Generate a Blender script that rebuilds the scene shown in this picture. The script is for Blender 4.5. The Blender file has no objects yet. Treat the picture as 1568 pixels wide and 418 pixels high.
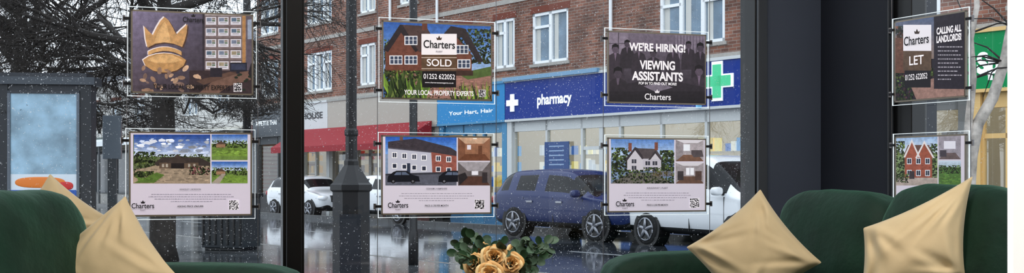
import bpy, math, random
from mathutils import Vector, Matrix, noise as mnoise
random.seed(7)
scene=bpy.context.scene
try:
    scene.view_settings.view_transform='Standard'
    scene.view_settings.look='None'
    scene.view_settings.exposure=0.28
    scene.view_settings.gamma=0.88
except Exception: pass
CZ=0.9
def lin(c,a=1.0):
    o=[]
    for x in c[:3]:
        x=max(0,x)/255.0
        o.append(x/12.92 if x<=0.04045 else ((x+0.055)/1.055)**2.4)
    return (o[0],o[1],o[2],a)
# ------------------------------------------------------------- materials
MATS={}
def mat(name,col,rough=0.5,metal=0.0,emit=0.0,ecol=None,noise=0.0,nscale=20,bump=0.0,bscale=60,sheen=0.0,coat=0.0,trans=0.0,spec=None):
    if name in MATS: return MATS[name]
    m=bpy.data.materials.new(name); m.use_nodes=True
    nt=m.node_tree; b=nt.nodes['Principled BSDF']
    c=lin(col)
    b.inputs['Base Color'].default_value=c
    b.inputs['Roughness'].default_value=rough
    b.inputs['Metallic'].default_value=metal
    if spec is not None: b.inputs['Specular IOR Level'].default_value=spec
    if sheen: 
        b.inputs['Sheen Weight'].default_value=sheen
        b.inputs['Sheen Roughness'].default_value=0.35
        b.inputs['Sheen Tint'].default_value=(min(1,c[0]*6+.1),min(1,c[1]*6+.1),min(1,c[2]*6+.1),1)
    if coat: b.inputs['Coat Weight'].default_value=coat
    if trans: b.inputs['Transmission Weight'].default_value=trans
    if emit:
        b.inputs['Emission Color'].default_value=lin(ecol or col)
        b.inputs['Emission Strength'].default_value=emit
    tc=nt.nodes.new('ShaderNodeTexCoord')
    if noise:
        n=nt.nodes.new('ShaderNodeTexNoise'); n.inputs['Scale'].default_value=nscale; n.inputs['Detail'].default_value=5
        nt.links.new(tc.outputs['Object'],n.inputs['Vector'])
        r=nt.nodes.new('ShaderNodeMapRange'); r.inputs['From Min'].default_value=.3; r.inputs['From Max'].default_value=.7
        r.inputs['To Min'].default_value=1-noise; r.inputs['To Max'].default_value=1+noise
        nt.links.new(n.outputs['Fac'],r.inputs['Value'])
        mx=nt.nodes.new('ShaderNodeVectorMath'); mx.operation='MULTIPLY'; mx.inputs[0].default_value=c[:3]
        nt.links.new(r.outputs[0],mx.inputs[1]); nt.links.new(mx.outputs[0],b.inputs['Base Color'])
    if bump:
        n2=nt.nodes.new('ShaderNodeTexNoise'); n2.inputs['Scale'].default_value=bscale; n2.inputs['Detail'].default_value=4
        nt.links.new(tc.outputs['Object'],n2.inputs['Vector'])
        bp=nt.nodes.new('ShaderNodeBump'); bp.inputs['Strength'].default_value=bump; bp.inputs['Distance'].default_value=.02
        nt.links.new(n2.outputs['Fac'],bp.inputs['Height']); nt.links.new(bp.outputs[0],b.inputs['Normal'])
    MATS[name]=m; return m
def brickmat(name,c1,c2,cm):
    m=bpy.data.materials.new(name); m.use_nodes=True; nt=m.node_tree; b=nt.nodes['Principled BSDF']
    tc=nt.nodes.new('ShaderNodeTexCoord'); s=nt.nodes.new('ShaderNodeSeparateXYZ'); cb=nt.nodes.new('ShaderNodeCombineXYZ')
    nt.links.new(tc.outputs['Object'],s.inputs[0]); nt.links.new(s.outputs['X'],cb.inputs['X']); nt.links.new(s.outputs['Z'],cb.inputs['Y'])
    br=nt.nodes.new('ShaderNodeTexBrick'); br.inputs['Scale'].default_value=1.0
    br.inputs['Brick Width'].default_value=.24; br.inputs['Row Height'].default_value=.085; br.inputs['Mortar Size'].default_value=.007
    br.inputs['Color1'].default_value=lin(c1); br.inputs['Color2'].default_value=lin(c2); br.inputs['Mortar'].default_value=lin(cm)
    nt.links.new(cb.outputs[0],br.inputs['Vector'])
    n=nt.nodes.new('ShaderNodeTexNoise'); n.inputs['Scale'].default_value=1.2; n.inputs['Detail'].default_value=8
    nt.links.new(tc.outputs['Object'],n.inputs['Vector'])
    r=nt.nodes.new('ShaderNodeMapRange'); r.inputs['From Min'].default_value=.3; r.inputs['From Max'].default_value=.7; r.inputs['To Min'].default_value=.6; r.inputs['To Max'].default_value=1.4
    nt.links.new(n.outputs['Fac'],r.inputs['Value'])
    mx=nt.nodes.new('ShaderNodeVectorMath'); mx.operation='MULTIPLY'
    nt.links.new(br.outputs['Color'],mx.inputs[0]); nt.links.new(r.outputs[0],mx.inputs[1]); nt.links.new(mx.outputs[0],b.inputs['Base Color'])
    b.inputs['Roughness'].default_value=.8
    return m
def wetmat(name,c,r0,r1,slab=None):
    m=bpy.data.materials.new(name); m.use_nodes=True; nt=m.node_tree; b=nt.nodes['Principled BSDF']
    tc=nt.nodes.new('ShaderNodeTexCoord')
    n=nt.nodes.new('ShaderNodeTexNoise'); n.inputs['Scale'].default_value=.7; n.inputs['Detail'].default_value=6
    nt.links.new(tc.outputs['Object'],n.inputs['Vector'])
    r=nt.nodes.new('ShaderNodeMapRange'); r.inputs['From Min'].default_value=.35; r.inputs['From Max'].default_value=.65
    r.inputs['To Min'].default_value=r0; r.inputs['To Max'].default_value=r1
    nt.links.new(n.outputs['Fac'],r.inputs['Value']); nt.links.new(r.outputs[0],b.inputs['Roughness'])
    r2=nt.nodes.new('ShaderNodeMapRange'); r2.inputs['To Min'].default_value=.6; r2.inputs['To Max'].default_value=1.4
    nt.links.new(n.outputs['Fac'],r2.inputs['Value'])
    mx=nt.nodes.new('ShaderNodeVectorMath'); mx.operation='MULTIPLY'
    nt.links.new(r2.outputs[0],mx.inputs[1])
    if slab:
        br=nt.nodes.new('ShaderNodeTexBrick'); br.inputs['Scale'].default_value=1; br.inputs['Brick Width'].default_value=slab[0]; br.inputs['Row Height'].default_value=slab[1]
        br.inputs['Mortar Size'].default_value=.01; br.inputs['Color1'].default_value=lin(c); br.inputs['Color2'].default_value=lin([x*.85 for x in c]); br.inputs['Mortar'].default_value=lin([x*.5 for x in c])
        nt.links.new(tc.outputs['Object'],br.inputs['Vector']); nt.links.new(br.outputs['Color'],mx.inputs[0])
    else: mx.inputs[0].default_value=lin(c)[:3]
    nt.links.new(mx.outputs[0],b.inputs['Base Color'])
    b.inputs['Coat Weight'].default_value=1.0; b.inputs['Coat Roughness'].default_value=.07
    n3=nt.nodes.new('ShaderNodeTexNoise'); n3.inputs['Scale'].default_value=9; n3.inputs['Detail'].default_value=3
    nt.links.new(tc.outputs['Object'],n3.inputs['Vector'])
    bp=nt.nodes.new('ShaderNodeBump'); bp.inputs['Strength'].default_value=.18; bp.inputs['Distance'].default_value=.012
    nt.links.new(n3.outputs['Fac'],bp.inputs['Height']); nt.links.new(bp.outputs[0],b.inputs['Normal'])
    return m
def glassmat(name,refl=.06,tint=(.97,.98,.99)):
    m=bpy.data.materials.new(name); m.use_nodes=True; nt=m.node_tree; nt.nodes.clear()
    o=nt.nodes.new('ShaderNodeOutputMaterial'); t=nt.nodes.new('ShaderNodeBsdfTransparent'); g=nt.nodes.new('ShaderNodeBsdfGlossy'); mx=nt.nodes.new('ShaderNodeMixShader')
    t.inputs[0].default_value=(*tint,1); g.inputs['Roughness'].default_value=.0; mx.inputs[0].default_value=refl
    nt.links.new(t.outputs[0],mx.inputs[1]); nt.links.new(g.outputs[0],mx.inputs[2]); nt.links.new(mx.outputs[0],o.inputs[0]); return m
def dropmat():
    m=bpy.data.materials.new('raindrop_water'); m.use_nodes=True; nt=m.node_tree; nt.nodes.clear()
    o=nt.nodes.new('ShaderNodeOutputMaterial'); t=nt.nodes.new('ShaderNodeBsdfTransparent'); d=nt.nodes.new('ShaderNodeBsdfTranslucent'); d.inputs[0].default_value=(1,1,1,1)
    d2=nt.nodes.new('ShaderNodeBsdfGlossy'); d2.inputs['Roughness'].default_value=.3
    a=nt.nodes.new('ShaderNodeMixShader'); a.inputs[0].default_value=.2; b=nt.nodes.new('ShaderNodeMixShader'); b.inputs[0].default_value=.6
    nt.links.new(d.outputs[0],a.inputs[1]); nt.links.new(d2.outputs[0],a.inputs[2]); nt.links.new(t.outputs[0],b.inputs[1]); nt.links.new(a.outputs[0],b.inputs[2]); nt.links.new(b.outputs[0],o.inputs[0]); return m
def printmat(em=.55):
    m=bpy.data.materials.new('printed_sheet'); m.use_nodes=True; nt=m.node_tree; b=nt.nodes['Principled BSDF']
    a=nt.nodes.new('ShaderNodeAttribute'); a.attribute_name='Col'
    tc=nt.nodes.new('ShaderNodeTexCoord'); last=None
    for sc,lo,hi in ((420,.84,1.16),(60,.80,1.2)):
        n=nt.nodes.new('ShaderNodeTexNoise'); n.inputs['Scale'].default_value=sc; n.inputs['Detail'].default_value=3
        nt.links.new(tc.outputs['Object'],n.inputs['Vector'])
        r=nt.nodes.new('ShaderNodeMapRange'); r.inputs['From Min'].default_value=.3; r.inputs['From Max'].default_value=.7; r.inputs['To Min'].default_value=lo; r.inputs['To Max'].default_value=hi
        nt.links.new(n.outputs['Fac'],r.inputs['Value'])
        if last is None: last=r.outputs[0]
        else:
            q=nt.nodes.new('ShaderNodeMath'); q.operation='MULTIPLY'; nt.links.new(last,q.inputs[0]); nt.links.new(r.outputs[0],q.inputs[1]); last=q.outputs[0]
    mi=nt.nodes.new('ShaderNodeMix'); mi.data_type='FLOAT'; mi.inputs[2].default_value=1.0
    nt.links.new(a.outputs['Alpha'],mi.inputs[0]); nt.links.new(last,mi.inputs[3])
    mx=nt.nodes.new('ShaderNodeVectorMath'); mx.operation='MULTIPLY'; nt.links.new(a.outputs['Color'],mx.inputs[0]); nt.links.new(mi.outputs[0],mx.inputs[1])
    nt.links.new(mx.outputs[0],b.inputs['Base Color']); nt.links.new(mx.outputs[0],b.inputs['Emission Color'])
    b.inputs['Emission Strength'].default_value=em; b.inputs['Roughness'].default_value=.35
    return m
# ------------------------------------------------------------- mesh builder
class MB:
    def __init__(s): s.v=[];s.f=[];s.mi=[];s.mats=[];s.col=[];s.sm=[]
    def M(s,m):
        if m not in s.mats: s.mats.append(m)
        return s.mats.index(m)
    def add(s,vs,fs,m,smooth=False,col=(1,1,1,1)):
        o=len(s.v); s.v+= [tuple(p) for p in vs]; k=s.M(m)
        for f in fs: s.f.append([i+o for i in f]); s.mi.append(k); s.sm.append(smooth); s.col.append(col)
    def box(s,x0,x1,y0,y1,z0,z1,m):
        s.add([(x0,y0,z0),(x1,y0,z0),(x1,y1,z0),(x0,y1,z0),(x0,y0,z1),(x1,y0,z1),(x1,y1,z1),(x0,y1,z1)],
              [(0,3,2,1),(4,5,6,7),(0,1,5,4),(1,2,6,5),(2,3,7,6),(3,0,4,7)],m)
    def tube(s,pts,rad,m,n=8,cap=True,smooth=True):
        vs=[];fs=[]; pts=[Vector(p) for p in pts]
        for i,p in enumerate(pts):
            d=(pts[min(i+1,len(pts)-1)]-pts[max(i-1,0)])
            if d.length<1e-9: d=Vector((0,0,1))
            d.normalize(); a=d.cross(Vector((0,0,1)) if abs(d.z)<.9 else Vector((1,0,0))); a.normalize(); b=d.cross(a)
            r=rad[i] if isinstance(rad,(list,tuple)) else rad
            for k in range(n):
                t=2*math.pi*k/n; vs.append(p+a*(r*math.cos(t))+b*(r*math.sin(t)))
        for i in range(len(pts)-1):
            for k in range(n):
                fs.append((i*n+k,i*n+(k+1)%n,(i+1)*n+(k+1)%n,(i+1)*n+k))
        if cap:
            fs.append(tuple(range(n-1,-1,-1))); fs.append(tuple((len(pts)-1)*n+k for k in range(n)))
        s.add(vs,fs,m,smooth)
    def cyl(s,p0,p1,r,m,n=20,r1=None,smooth=False): s.tube([p0,p1],[r,r if r1 is None else r1],m,n,True,smooth)
    def lathe(s,c,prof,m,n=28):
        vs=[];fs=[]
        for r,z in prof:
            for k in range(n):
                t=2*math.pi*k/n; vs.append((c[0]+r*math.cos(t),c[1]+r*math.sin(t),c[2]+z))
        for i in range(len(prof)-1):
            for k in range(n): fs.append((i*n+k,i*n+(k+1)%n,(i+1)*n+(k+1)%n,(i+1)*n+k))
        s.add(vs,fs,m,True)
    def soft(s,c,size,m,p=5,n=12,mtx=None,wr=0.0,seed=0):
        vs=[];fs=[];idx={}
        def V(q):
            k=tuple(round(x,5) for x in q)
            if k not in idx:
                l=(abs(q[0])**p+abs(q[1])**p+abs(q[2])**p)**(1/p)
                v=Vector((q[0]/l*size[0]/2,q[1]/l*size[1]/2,q[2]/l*size[2]/2))
                if wr:
                    nn=mnoise.noise(Vector((v.x*5+seed,v.y*5,v.z*5)))+.5*mnoise.noise(Vector((v.x*14+seed,v.y*14,v.z*14)))
                    v=v*(1+wr*nn)
                if mtx: v=mtx@v
                idx[k]=len(vs); vs.append(v+Vector(c))
            return idx[k]
        for ax in range(3):
            for sg in (-1,1):
                for i in range(n):
                    for j in range(n):
                        q=[]
                        for (a,b) in ((i,j),(i+1,j),(i+1,j+1),(i,j+1)):
                            pt=[0,0,0]; pt[ax]=sg; pt[(ax+1)%3]=-1+2*a/n; pt[(ax+2)%3]=-1+2*b/n
                            q.append(V(pt))
                        fs.append(q if sg>0 else q[::-1])
        s.add(vs,fs,m,True)
    def build(s,name,loc=(0,0,0),rz=0,parent=None,colors=False,bevel=0,sub=0,mtx=None):
        me=bpy.data.meshes.new(name); me.from_pydata(s.v,[],s.f); 
        for m in s.mats: me.materials.append(m)
        me.polygons.foreach_set('material_index',s.mi); me.polygons.foreach_set('use_smooth',s.sm)
        if colors:
            ca=me.color_attributes.new('Col','FLOAT_COLOR','CORNER')
            arr=[]
            for pi,p in enumerate(me.polygons): arr+=list(s.col[pi])*p.loop_total
            ca.data.foreach_set('color',arr)
        me.update()
        ob=bpy.data.objects.new(name,me); scene.collection.objects.link(ob)
        if mtx is not None: ob.matrix_world=mtx
        else: ob.location=loc; ob.rotation_euler=(0,0,rz)
        if parent: ob.parent=parent
        if bevel:
            b=ob.modifiers.new('bev','BEVEL'); b.width=bevel; b.segments=2; b.limit_method='ANGLE'
        if sub:
            b=ob.modifiers.new('sub','SUBSURF'); b.levels=sub; b.render_levels=sub
        return ob
def empty(name,loc=(0,0,0),rz=0):
    e=bpy.data.objects.new(name,None); scene.collection.objects.link(e); e.location=loc; e.rotation_euler=(0,0,rz); return e
class Plane:
    def __init__(s,O,th):
        s.O=Vector(O); s.th=th; s.u=Vector((math.cos(th),math.sin(th))); s.n=Vector((-math.sin(th),math.cos(th)))
    def at(s,px,py,off=0.0):
        a=(px-784)/1568; b=(272-py)/1568; d=Vector((a,1))
        lam=(s.O.dot(s.n)+off)/d.dot(s.n); p=d*lam
        return ((p-s.O).dot(s.u), CZ+lam*b)
    def loc(s,z=0): return (s.O.x,s.O.y,z)
WIN=Plane((-1.385,3.7),math.atan2(.2805,.96))
RW=Plane((1.506,4.05),math.radians(-60))
ST=Plane((0,32),math.radians(-48.8))
def textobj(s,parent,x,y,z,w,h,m,name='lettering',bold=.012):
    cu=bpy.data.curves.new(name,'FONT'); cu.body=s; cu.align_x='CENTER'; cu.align_y='CENTER'; cu.size=1; cu.offset=bold
    cu.fill_mode='FRONT'
    ob=bpy.data.objects.new(name,cu); scene.collection.objects.link(ob); cu.materials.append(m)
    bpy.context.view_layer.update(); dx,dy=ob.dimensions[0],ob.dimensions[1]
    ob.rotation_euler=(math.pi/2,0,0); ob.location=(x,y,z); ob.scale=(w/max(dx,.01),h/max(dy,.01),1)
    ob.parent=parent; return ob
# ------------------------------------------------------------- camera / world
cam=bpy.data.cameras.new('camera'); co=bpy.data.objects.new('camera',cam); scene.collection.objects.link(co)
co.location=(0,0,CZ); co.rotation_euler=(math.pi/2,0,0); cam.sensor_width=36; cam.lens=36; cam.sensor_fit='HORIZONTAL'; cam.shift_y=63/1568
cam.clip_start=.05; cam.clip_end=500
cam.dof.use_dof=True; cam.dof.focus_distance=4.3; cam.dof.aperture_fstop=20
scene.camera=co
w=bpy.data.worlds.new('overcast_sky'); scene.world=w; w.use_nodes=True; nt=w.node_tree; bg=nt.nodes['Background']
tc=nt.nodes.new('ShaderNodeTexCoord'); n=nt.nodes.new('ShaderNodeTexNoise'); n.inputs['Scale'].default_value=2.5; n.inputs['Detail'].default_value=5
cr=nt.nodes.new('ShaderNodeValToRGB'); cr.color_ramp.elements[0].position=.3; cr.color_ramp.elements[0].color=(.58,.65,.72,1); cr.color_ramp.elements[1].position=.7; cr.color_ramp.elements[1].color=(.84,.91,.97,1)
nt.links.new(tc.outputs['Generated'],n.inputs['Vector']); nt.links.new(n.outputs['Fac'],cr.inputs[0]); nt.links.new(cr.outputs[0],bg.inputs[0]); bg.inputs[1].default_value=1.85
def area(name,loc,size,e,col=(1,.96,.92),rot=(0,0,0)):
    l=bpy.data.lights.new(name,'AREA'); l.shape='RECTANGLE'; l.size=size[0]; l.size_y=size[1]; l.energy=e; l.color=col
    o=bpy.data.objects.new(name,l); scene.collection.objects.link(o); o.location=loc; o.rotation_euler=rot; return o
area('ceiling_fill_light',(-.9,1.6,2.74),(.7,.5),36)  # pair of unseen fill lamps, added to brighten the interior
area('ceiling_fill_light',(1.0,1.6,2.74),(.7,.5),36)
# ------------------------------------------------------------- common mats
black=mat('black_aluminium',(12,13,16),.35)
GL=glassmat('window_glass',.035,(.985,.99,1))
# ------------------------------------------------------------- room shell
def wallquad(name,p0,p1,z0,z1,m,th=.1,side=1):
    p0=Vector(p0);p1=Vector(p1); d=(p1-p0).normalized(); nn=Vector((-d.y,d.x))*th*side
    mb=MB(); q=[p0,p1,p1+nn,p0+nn]
    vs=[(a.x,a.y,z0) for a in q]+[(a.x,a.y,z1) for a in q]
    mb.add(vs,[(0,3,2,1),(4,5,6,7),(0,1,5,4),(1,2,6,5),(2,3,7,6),(3,0,4,7)],m); return mb.build(name)
def W3(t,off,z=0): 
    p=WIN.O+WIN.u*t+WIN.n*off; return (p.x,p.y)
GO=.07
tL=-1.3
xm0,_=WIN.at(433,0,.03); xm1,_=WIN.at(466,0,.03)
xj0,_=WIN.at(1156,0,.03); xj1,_=WIN.at(1172,0,.03)
colA=Vector(W3(xj1,.03))
cornerP=Vector((1.352,4.483)); cB=Vector((1.525,4.115))
greyw=mat('wall_paint_slate',(72,80,96),.6,noise=.04,nscale=3)
navyw=mat('wall_paint_navy',(36,41,54),.6,noise=.04,nscale=3)
wallquad('wall_corner_front',colA,cornerP,0,2.8,greyw,.25,1)
wallquad('wall_corner_side',cornerP,cB,0,2.8,navyw,.25,1)
white=mat('white_paint',(238,238,236),.6)
cream=mat('wall_paint_cream',(200,196,188),.7)
e0=Vector(RW.O)+RW.u*RW.at(1552,0,.03)[0]+RW.n*.03
e1=Vector((3.0,1.5))
wallquad('wall_right',e0,e1,0,2.8,white,.2,1)
wallquad('wall_right_rear',e1,(3.0,-1.6),0,2.8,cream,.2,1)
wallquad('wall_back',(3.0,-1.6),(-2.9,-1.6),0,2.8,cream,.2,1)
wallquad('wall_left',(-2.9,-1.6),W3(tL,0.05),0,2.8,cream,.2,1)
pier=wallquad('wall_nib',(1.2727,2.600),(2.3,2.9),0,2.8,mat('nib_white_glow',(252,252,252),.5,emit=.4),.02,1)  # emission put into the paint so the wall end looks bright white
poly=[(3.2,-1.8),(3.2,1.5),(e0.x+.2,e0.y+.1),(cB.x+.2,cB.y+.1),(cornerP.x+.2,cornerP.y+.15),W3(xj1,.28),W3(tL-.2,.28),(-3.1,-1.8)]
fl=mat('floor_oak',(120,96,72),.4,noise=.2,nscale=6)
def slab(name,z0,z1,m):
    mb=MB(); n=len(poly)
    mb.add([(x,y,z0) for x,y in poly]+[(x,y,z1) for x,y in poly],[tuple(range(n-1,-1,-1)),tuple(range(n,2*n))]+[(i,(i+1)%n,(i+1)%n+n,i+n) for i in range(n)],m); mb.build(name)
slab('floor',-.4,0,fl); slab('ceiling',2.8,3.0,white)
# ------------------------------------------------------------- windows
def drops(mb,pl,t0,t1,z0,z1,n,off,m):
    for i in range(n):
        t=random.uniform(t0,t1); z=random.uniform(z0,z1)
        dens=.5+1.0*mnoise.noise(Vector((t*2.2,z*3,1.3)))+.25
        if random.random()>dens: continue
        r=min(.0027,random.lognormvariate(math.log(.00095),.42)); st=random.choice([1,1,1,1.3])
        vs=[(t,off+r*.6,z)]+[(t+r*math.cos(a),off,z+r*st*math.sin(a)) for a in [k*math.pi/3 for k in range(6)]]
        mb.add(vs,[(0,1+k,1+(k+1)%6) for k in range(6)],m,True)
DM=dropmat()
e=empty('window_1',WIN.loc(),WIN.th)
mb=MB(); fr=mb
fr.box(xm0,xm1,.03,.16,0.002,2.75,black)
fr.box(xm0+.012,xm1-.012,.0,.03,0.002,2.75,black)
fr.box(xj0,xj1,.03,.16,0.002,2.798,black)
fr.box(xj0+.006,xj1,.01,.03,0.002,2.798,mat('frame_grey',(70,74,80),.4))
fr.box(tL,xj0,.03,.16,0.002,.09,black); fr.box(tL,xj0,.03,.16,2.68,2.798,black); fr.box(tL-.02,tL+.06,.03,.16,0.002,2.798,black)
fr.build('frame',parent=e,bevel=.003)
for a,b,nm in ((tL+.06,xm0,'glass_left'),(xm1,xj0,'glass_right')):
    mb=MB(); mb.add([(a,GO,.09),(b,GO,.09),(b,GO,2.68),(a,GO,2.68)],[(0,1,2,3)],GL); mb.build(nm,parent=e)
mb=MB(); drops(mb,WIN,tL+.06,xm0,.5,1.8,17000,GO+.004,DM); drops(mb,WIN,xm1,xj0,.5,1.8,18000,GO+.004,DM); mb.build('raindrops',parent=e)
e2=empty('window_2',RW.loc(),RW.th)
a0,_=RW.at(1366,0,.03); a1,_=RW.at(1396,0,.03); a2,_=RW.at(1552,0,.03)
mb=MB(); mb.box(a0,a1,.03,.12,0.002,2.798,black); mb.box(a1,a2,.03,.12,0.002,.09,black); mb.box(a1,a2,.03,.12,2.68,2.798,black)
mb.box(a0,a0+.008,0.0,.03,0.002,2.798,mat('frame_grey',(70,74,80),.4)); mb.build('frame',parent=e2,bevel=.003)
mb=MB(); mb.add([(a1,GO,.09),(a2,GO,.09),(a2,GO,2.68),(a1,GO,2.68)],[(0,1,2,3)],GL); mb.build('glass',parent=e2)
mb=MB(); drops(mb,RW,a1,a2,.5,1.8,1500,GO+.004,DM); mb.build('raindrops',parent=e2)
# ------------------------------------------------------------- posters
PM=printmat(.42)
edge=mat('acrylic_lit_edge',(225,235,240),.25,emit=.55)
bez=mat('poster_bezel',(150,142,130),.35,metal=.4)
acr=glassmat('acrylic_clear',.04,(.93,.95,.96))
steel=mat('steel',(150,150,155),.3,metal=.9)
TW=mat('ink_white',(235,232,236),.5,emit=.5); TB=mat('ink_black',(20,18,22),.5,emit=.2); TG=mat('ink_grey',(110,105,115),.5,emit=.3)
class Poster:
    def __init__(s,pl,l,r,t,b):
        s.pl=pl; s.x0=pl.at(l,t)[0]; s.x1=pl.at(r,t)[0]; s.z1=pl.at(l,t)[1]; s.z0=pl.at(l,b)[1]
        s.e=empty('window_display_poster',pl.loc(),pl.th)
        s.mb=MB(); s.k=0; s.y=-.002
        f=MB(); x0,x1,z0,z1=s.x0,s.x1,s.z0,s.z1; w=.0022
        f.box(x0,x1,.000,.005,z0,z0+w,edge);f.box(x0,x1,.000,.005,z1-w,z1,edge)
        f.box(x0,x0+w,.000,.005,z0,z1,edge);f.box(x1-w,x1,.000,.005,z0,z1,edge)
        i=.012; j=.006
        f.box(x0+i,x1-i,-.002,.008,z0+i,z0+i+j,bez);f.box(x0+i,x1-i,-.002,.008,z1-i-j,z1-i,bez)
        f.box(x0+i,x0+i+j,-.002,.008,z0+i,z1-i,bez);f.box(x1-i-j,x1-i,-.002,.008,z0+i,z1-i,bez)
        f.box(x0+i+.001,x1-i-.001,.001,.007,z0+i,z1-i,mat('panel_back',(120,118,115),.6,emit=.15))
        for xx,sg in ((x0,-1),(x1,1)):
            for zz in (z0+.045,z1-.045):
                f.cyl((xx+sg*.012,.002,zz-.011),(xx+sg*.012,.002,zz+.011),.006,steel,10)
                f.box(min(xx-sg*.012,xx+sg*.012),max(xx-sg*.012,xx+sg*.012),-.006,-.001,zz-.005,zz+.005,mat('clamp_dark',(45,45,48),.4,metal=.6))
        f.build('panel_frame',parent=s.e)
        g=MB(); g.add([(x0,.0065,z0),(x1,.0065,z0),(x1,.0065,z1),(x0,.0065,z1)],[(0,1,2,3)],acr); g.build('acrylic',parent=s.e)
        s.ix0,s.ix1,s.iz0,s.iz1=x0+i+j,x1-i-j,z0+i+j,z1-i-j
    def P(s,px,py):
        x,z=s.pl.at(px,py); return (min(max(x,s.ix0),s.ix1),min(max(z,s.iz0),s.iz1))
    def poly(s,pts,c):
        s.k+=1; y=s.y-s.k*.0000012; q=[s.P(*p) for p in pts]
        s.mb.add([(a,y,b) for a,b in q],[tuple(range(len(q)))],PM,False,lin(c,0.0 if min(c[:3])>180 or max(c[:3])<34 else 1.0))
    def rect(s,x0,y0,x1,y1,c): s.poly([(x0,y1),(x1,y1),(x1,y0),(x0,y0)],c)
    def base(s,c):
        s.k+=1; y=s.y-s.k*.0000012
        s.mb.add([(s.ix0,y,s.iz0),(s.ix1,y,s.iz0),(s.ix1,y,s.iz1),(s.ix0,y,s.iz1)],[(0,1,2,3)],PM,False,lin(c,0.0))
    def grad(s,x0,y0,x1,y1,c0,c1,n=10):
        for i in range(n):
            f=i/(n-1); s.rect(x0,y0+(y1-y0)*i/n,x1,y0+(y1-y0)*(i+1)/n,[c0[k]*(1-f)+c1[k]*f for k in range(3)])
    def blobs(s,x0,y0,x1,y1,n,sz,cols,ell=1.0,shade=True):
        n=int(n*3.6); sz=sz*.48
        for i in range(n):
            cx=random.uniform(x0,x1); f=random.random(); cy=y0+(y1-y0)*f; r=sz*random.uniform(.4,1.3); c=random.choice(cols); a0=random.random()*6
            k=random.uniform(.6,1.25)*(1.12-.35*f if shade else 1)
            if mnoise.noise(Vector((cx*.16,cy*.2,0)))<-.05 and shade: k*=.6
            s.poly([(min(max(cx+r*ell*math.cos(a0+a)*random.uniform(.6,1),x0),x1),min(max(cy+r*math.sin(a0+a)*random.uniform(.6,1),y0),y1)) for a in [0,1.25,2.5,3.8,5.05]],[x*k for x in c])
    def speck(s,x0,y0,x1,y1,n,c,k0=.8,k1=1.2,r=1.2):
        for i in range(n):
            cx=random.uniform(x0+r,x1-r); cy=random.uniform(y0+r,y1-r); q=random.uniform(.4,1)*r; k=random.uniform(k0,k1)
            s.rect(cx-q*1.6,cy-q*.5,cx+q*1.6,cy+q*.5,[v*k for v in c])
    def text(s,t,px,py,w,h,m,name='lettering',bold=.012):
        x,z=s.pl.at(px,py); xa=s.pl.at(px-w/2,py)[0]; xb=s.pl.at(px+w/2,py)[0]; zb=s.pl.at(px,py+h)[1]
        textobj(t,s.e,x,s.y-.0062,z,xb-xa,z-zb,m,name,bold)
    def qr(s,x,y,z):
        s.rect(x-z/2,y-z/2,x+z/2,y+z/2,(225,222,228)); c=z/13
        for i in range(12):
            for j in range(12):
                if random.random()<.52: s.rect(x-z/2+c*(i+.5),y-z/2+c*(j+.5),x-z/2+c*(i+1.5),y-z/2+c*(j+1.5),(25,22,28))
    def crown(s,x,y,w,h,c):
        s.poly([(x-w/2,y-h*.1),(x-w*.22,y+h*.1),(x,y-h*.5),(x+w*.22,y+h*.1),(x+w/2,y-h*.1),(x+w*.36,y+h*.5),(x-w*.36,y+h*.5)],c)
    def done(s): s.mb.build('printed_artwork',parent=s.e,colors=True)
    def house(s,x0,y0,x1,y1,wall,roof,win=(220,225,235),rows=2,cols=4,rh=.3,dark=(50,55,70)):
        yr=y0+(y1-y0)*rh
        s.rect(x0,yr,x1,y1,wall); s.poly([(x0-2,yr+1),(x0+(x1-x0)*.12,y0),(x1-(x1-x0)*.12,y0),(x1+2,yr+1)],roof)
        s.speck(x0,yr,x1,y1,60,wall); s.rect(x0,yr+1,x1,yr+2.2,[v*.6 for v in wall])
        dx=(x1-x0)/cols; dy=(y1-yr)/rows
        for i in range(cols):
            for j in range(rows):
                cx=x0+dx*(i+.5); cy=yr+dy*(j+.5); s.rect(cx-dx*.26,cy-dy*.26,cx+dx*.26,cy+dy*.26,win); s.rect(cx-dx*.2,cy-dy*.2,cx-.2,cy+dy*.2,dark); s.rect(cx+.2,cy-dy*.2,cx+dx*.2,cy+dy*.2,dark)
greens=[(66,84,44),(84,104,54),(44,60,34),(108,124,66),(32,44,28)]
# P1 crown
p=Poster(WIN,195,393,9,147); p.base((84,76,90))
for i in range(26):
    f=i/25; x=200+112*f; p.grad(x,12,x+5,150,[v*(1.0-.32*f) for v in (134,126,154)],[v*(1.0-.25*f) for v in (80,70,80)],14)
p.rect(312,18,390,112,(124,110,112)); p.rect(310,20,313.5,150,(58,52,62)); p.rect(313.5,20,390,24,(168,158,160))
for j,yy in enumerate((26,43,60,77,94)):
    p.rect(314,yy-1.6,388,yy-.9,(70,62,66))
    for i,xx in enumerate((315,334,353)):
        p.rect(xx,yy,xx+16,yy+12,(206,204,214)); p.rect(xx+1.5,yy+1.5,xx+9,yy+7,random.choice([(120,130,150),(150,140,120),(90,110,130)])); p.rect(xx+9.7,yy+1.5,xx+14.5,yy+4,(130,120,110)); p.rect(xx+9.7,yy+4.6,xx+14.5,yy+7,(90,110,90)); p.rect(xx+3,yy+8.5,xx+13,yy+9.3,(120,118,125))
p.rect(371,18,376,118,(170,130,88)); p.rect(377,22,390,118,(96,88,100)); p.rect(379,30,388,60,(150,160,180))
p.rect(290,108,390,150,(62,50,54)); p.poly([(306,150),(335,116),(390,108),(390,122),(350,132),(335,150)],(118,92,82)); p.poly([(300,124),(352,110),(366,112),(312,130)],(96,74,66))
p.rect(352,96,378,109,(40,42,56)); p.rect(354,98,376,107,(60,66,88)); p.rect(362,109,367,113,(40,42,56)); p.rect(322,104,340,118,(46,42,52)); p.poly([(380,112),(384,98),(390,96),(390,124)],(44,40,48))
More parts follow.
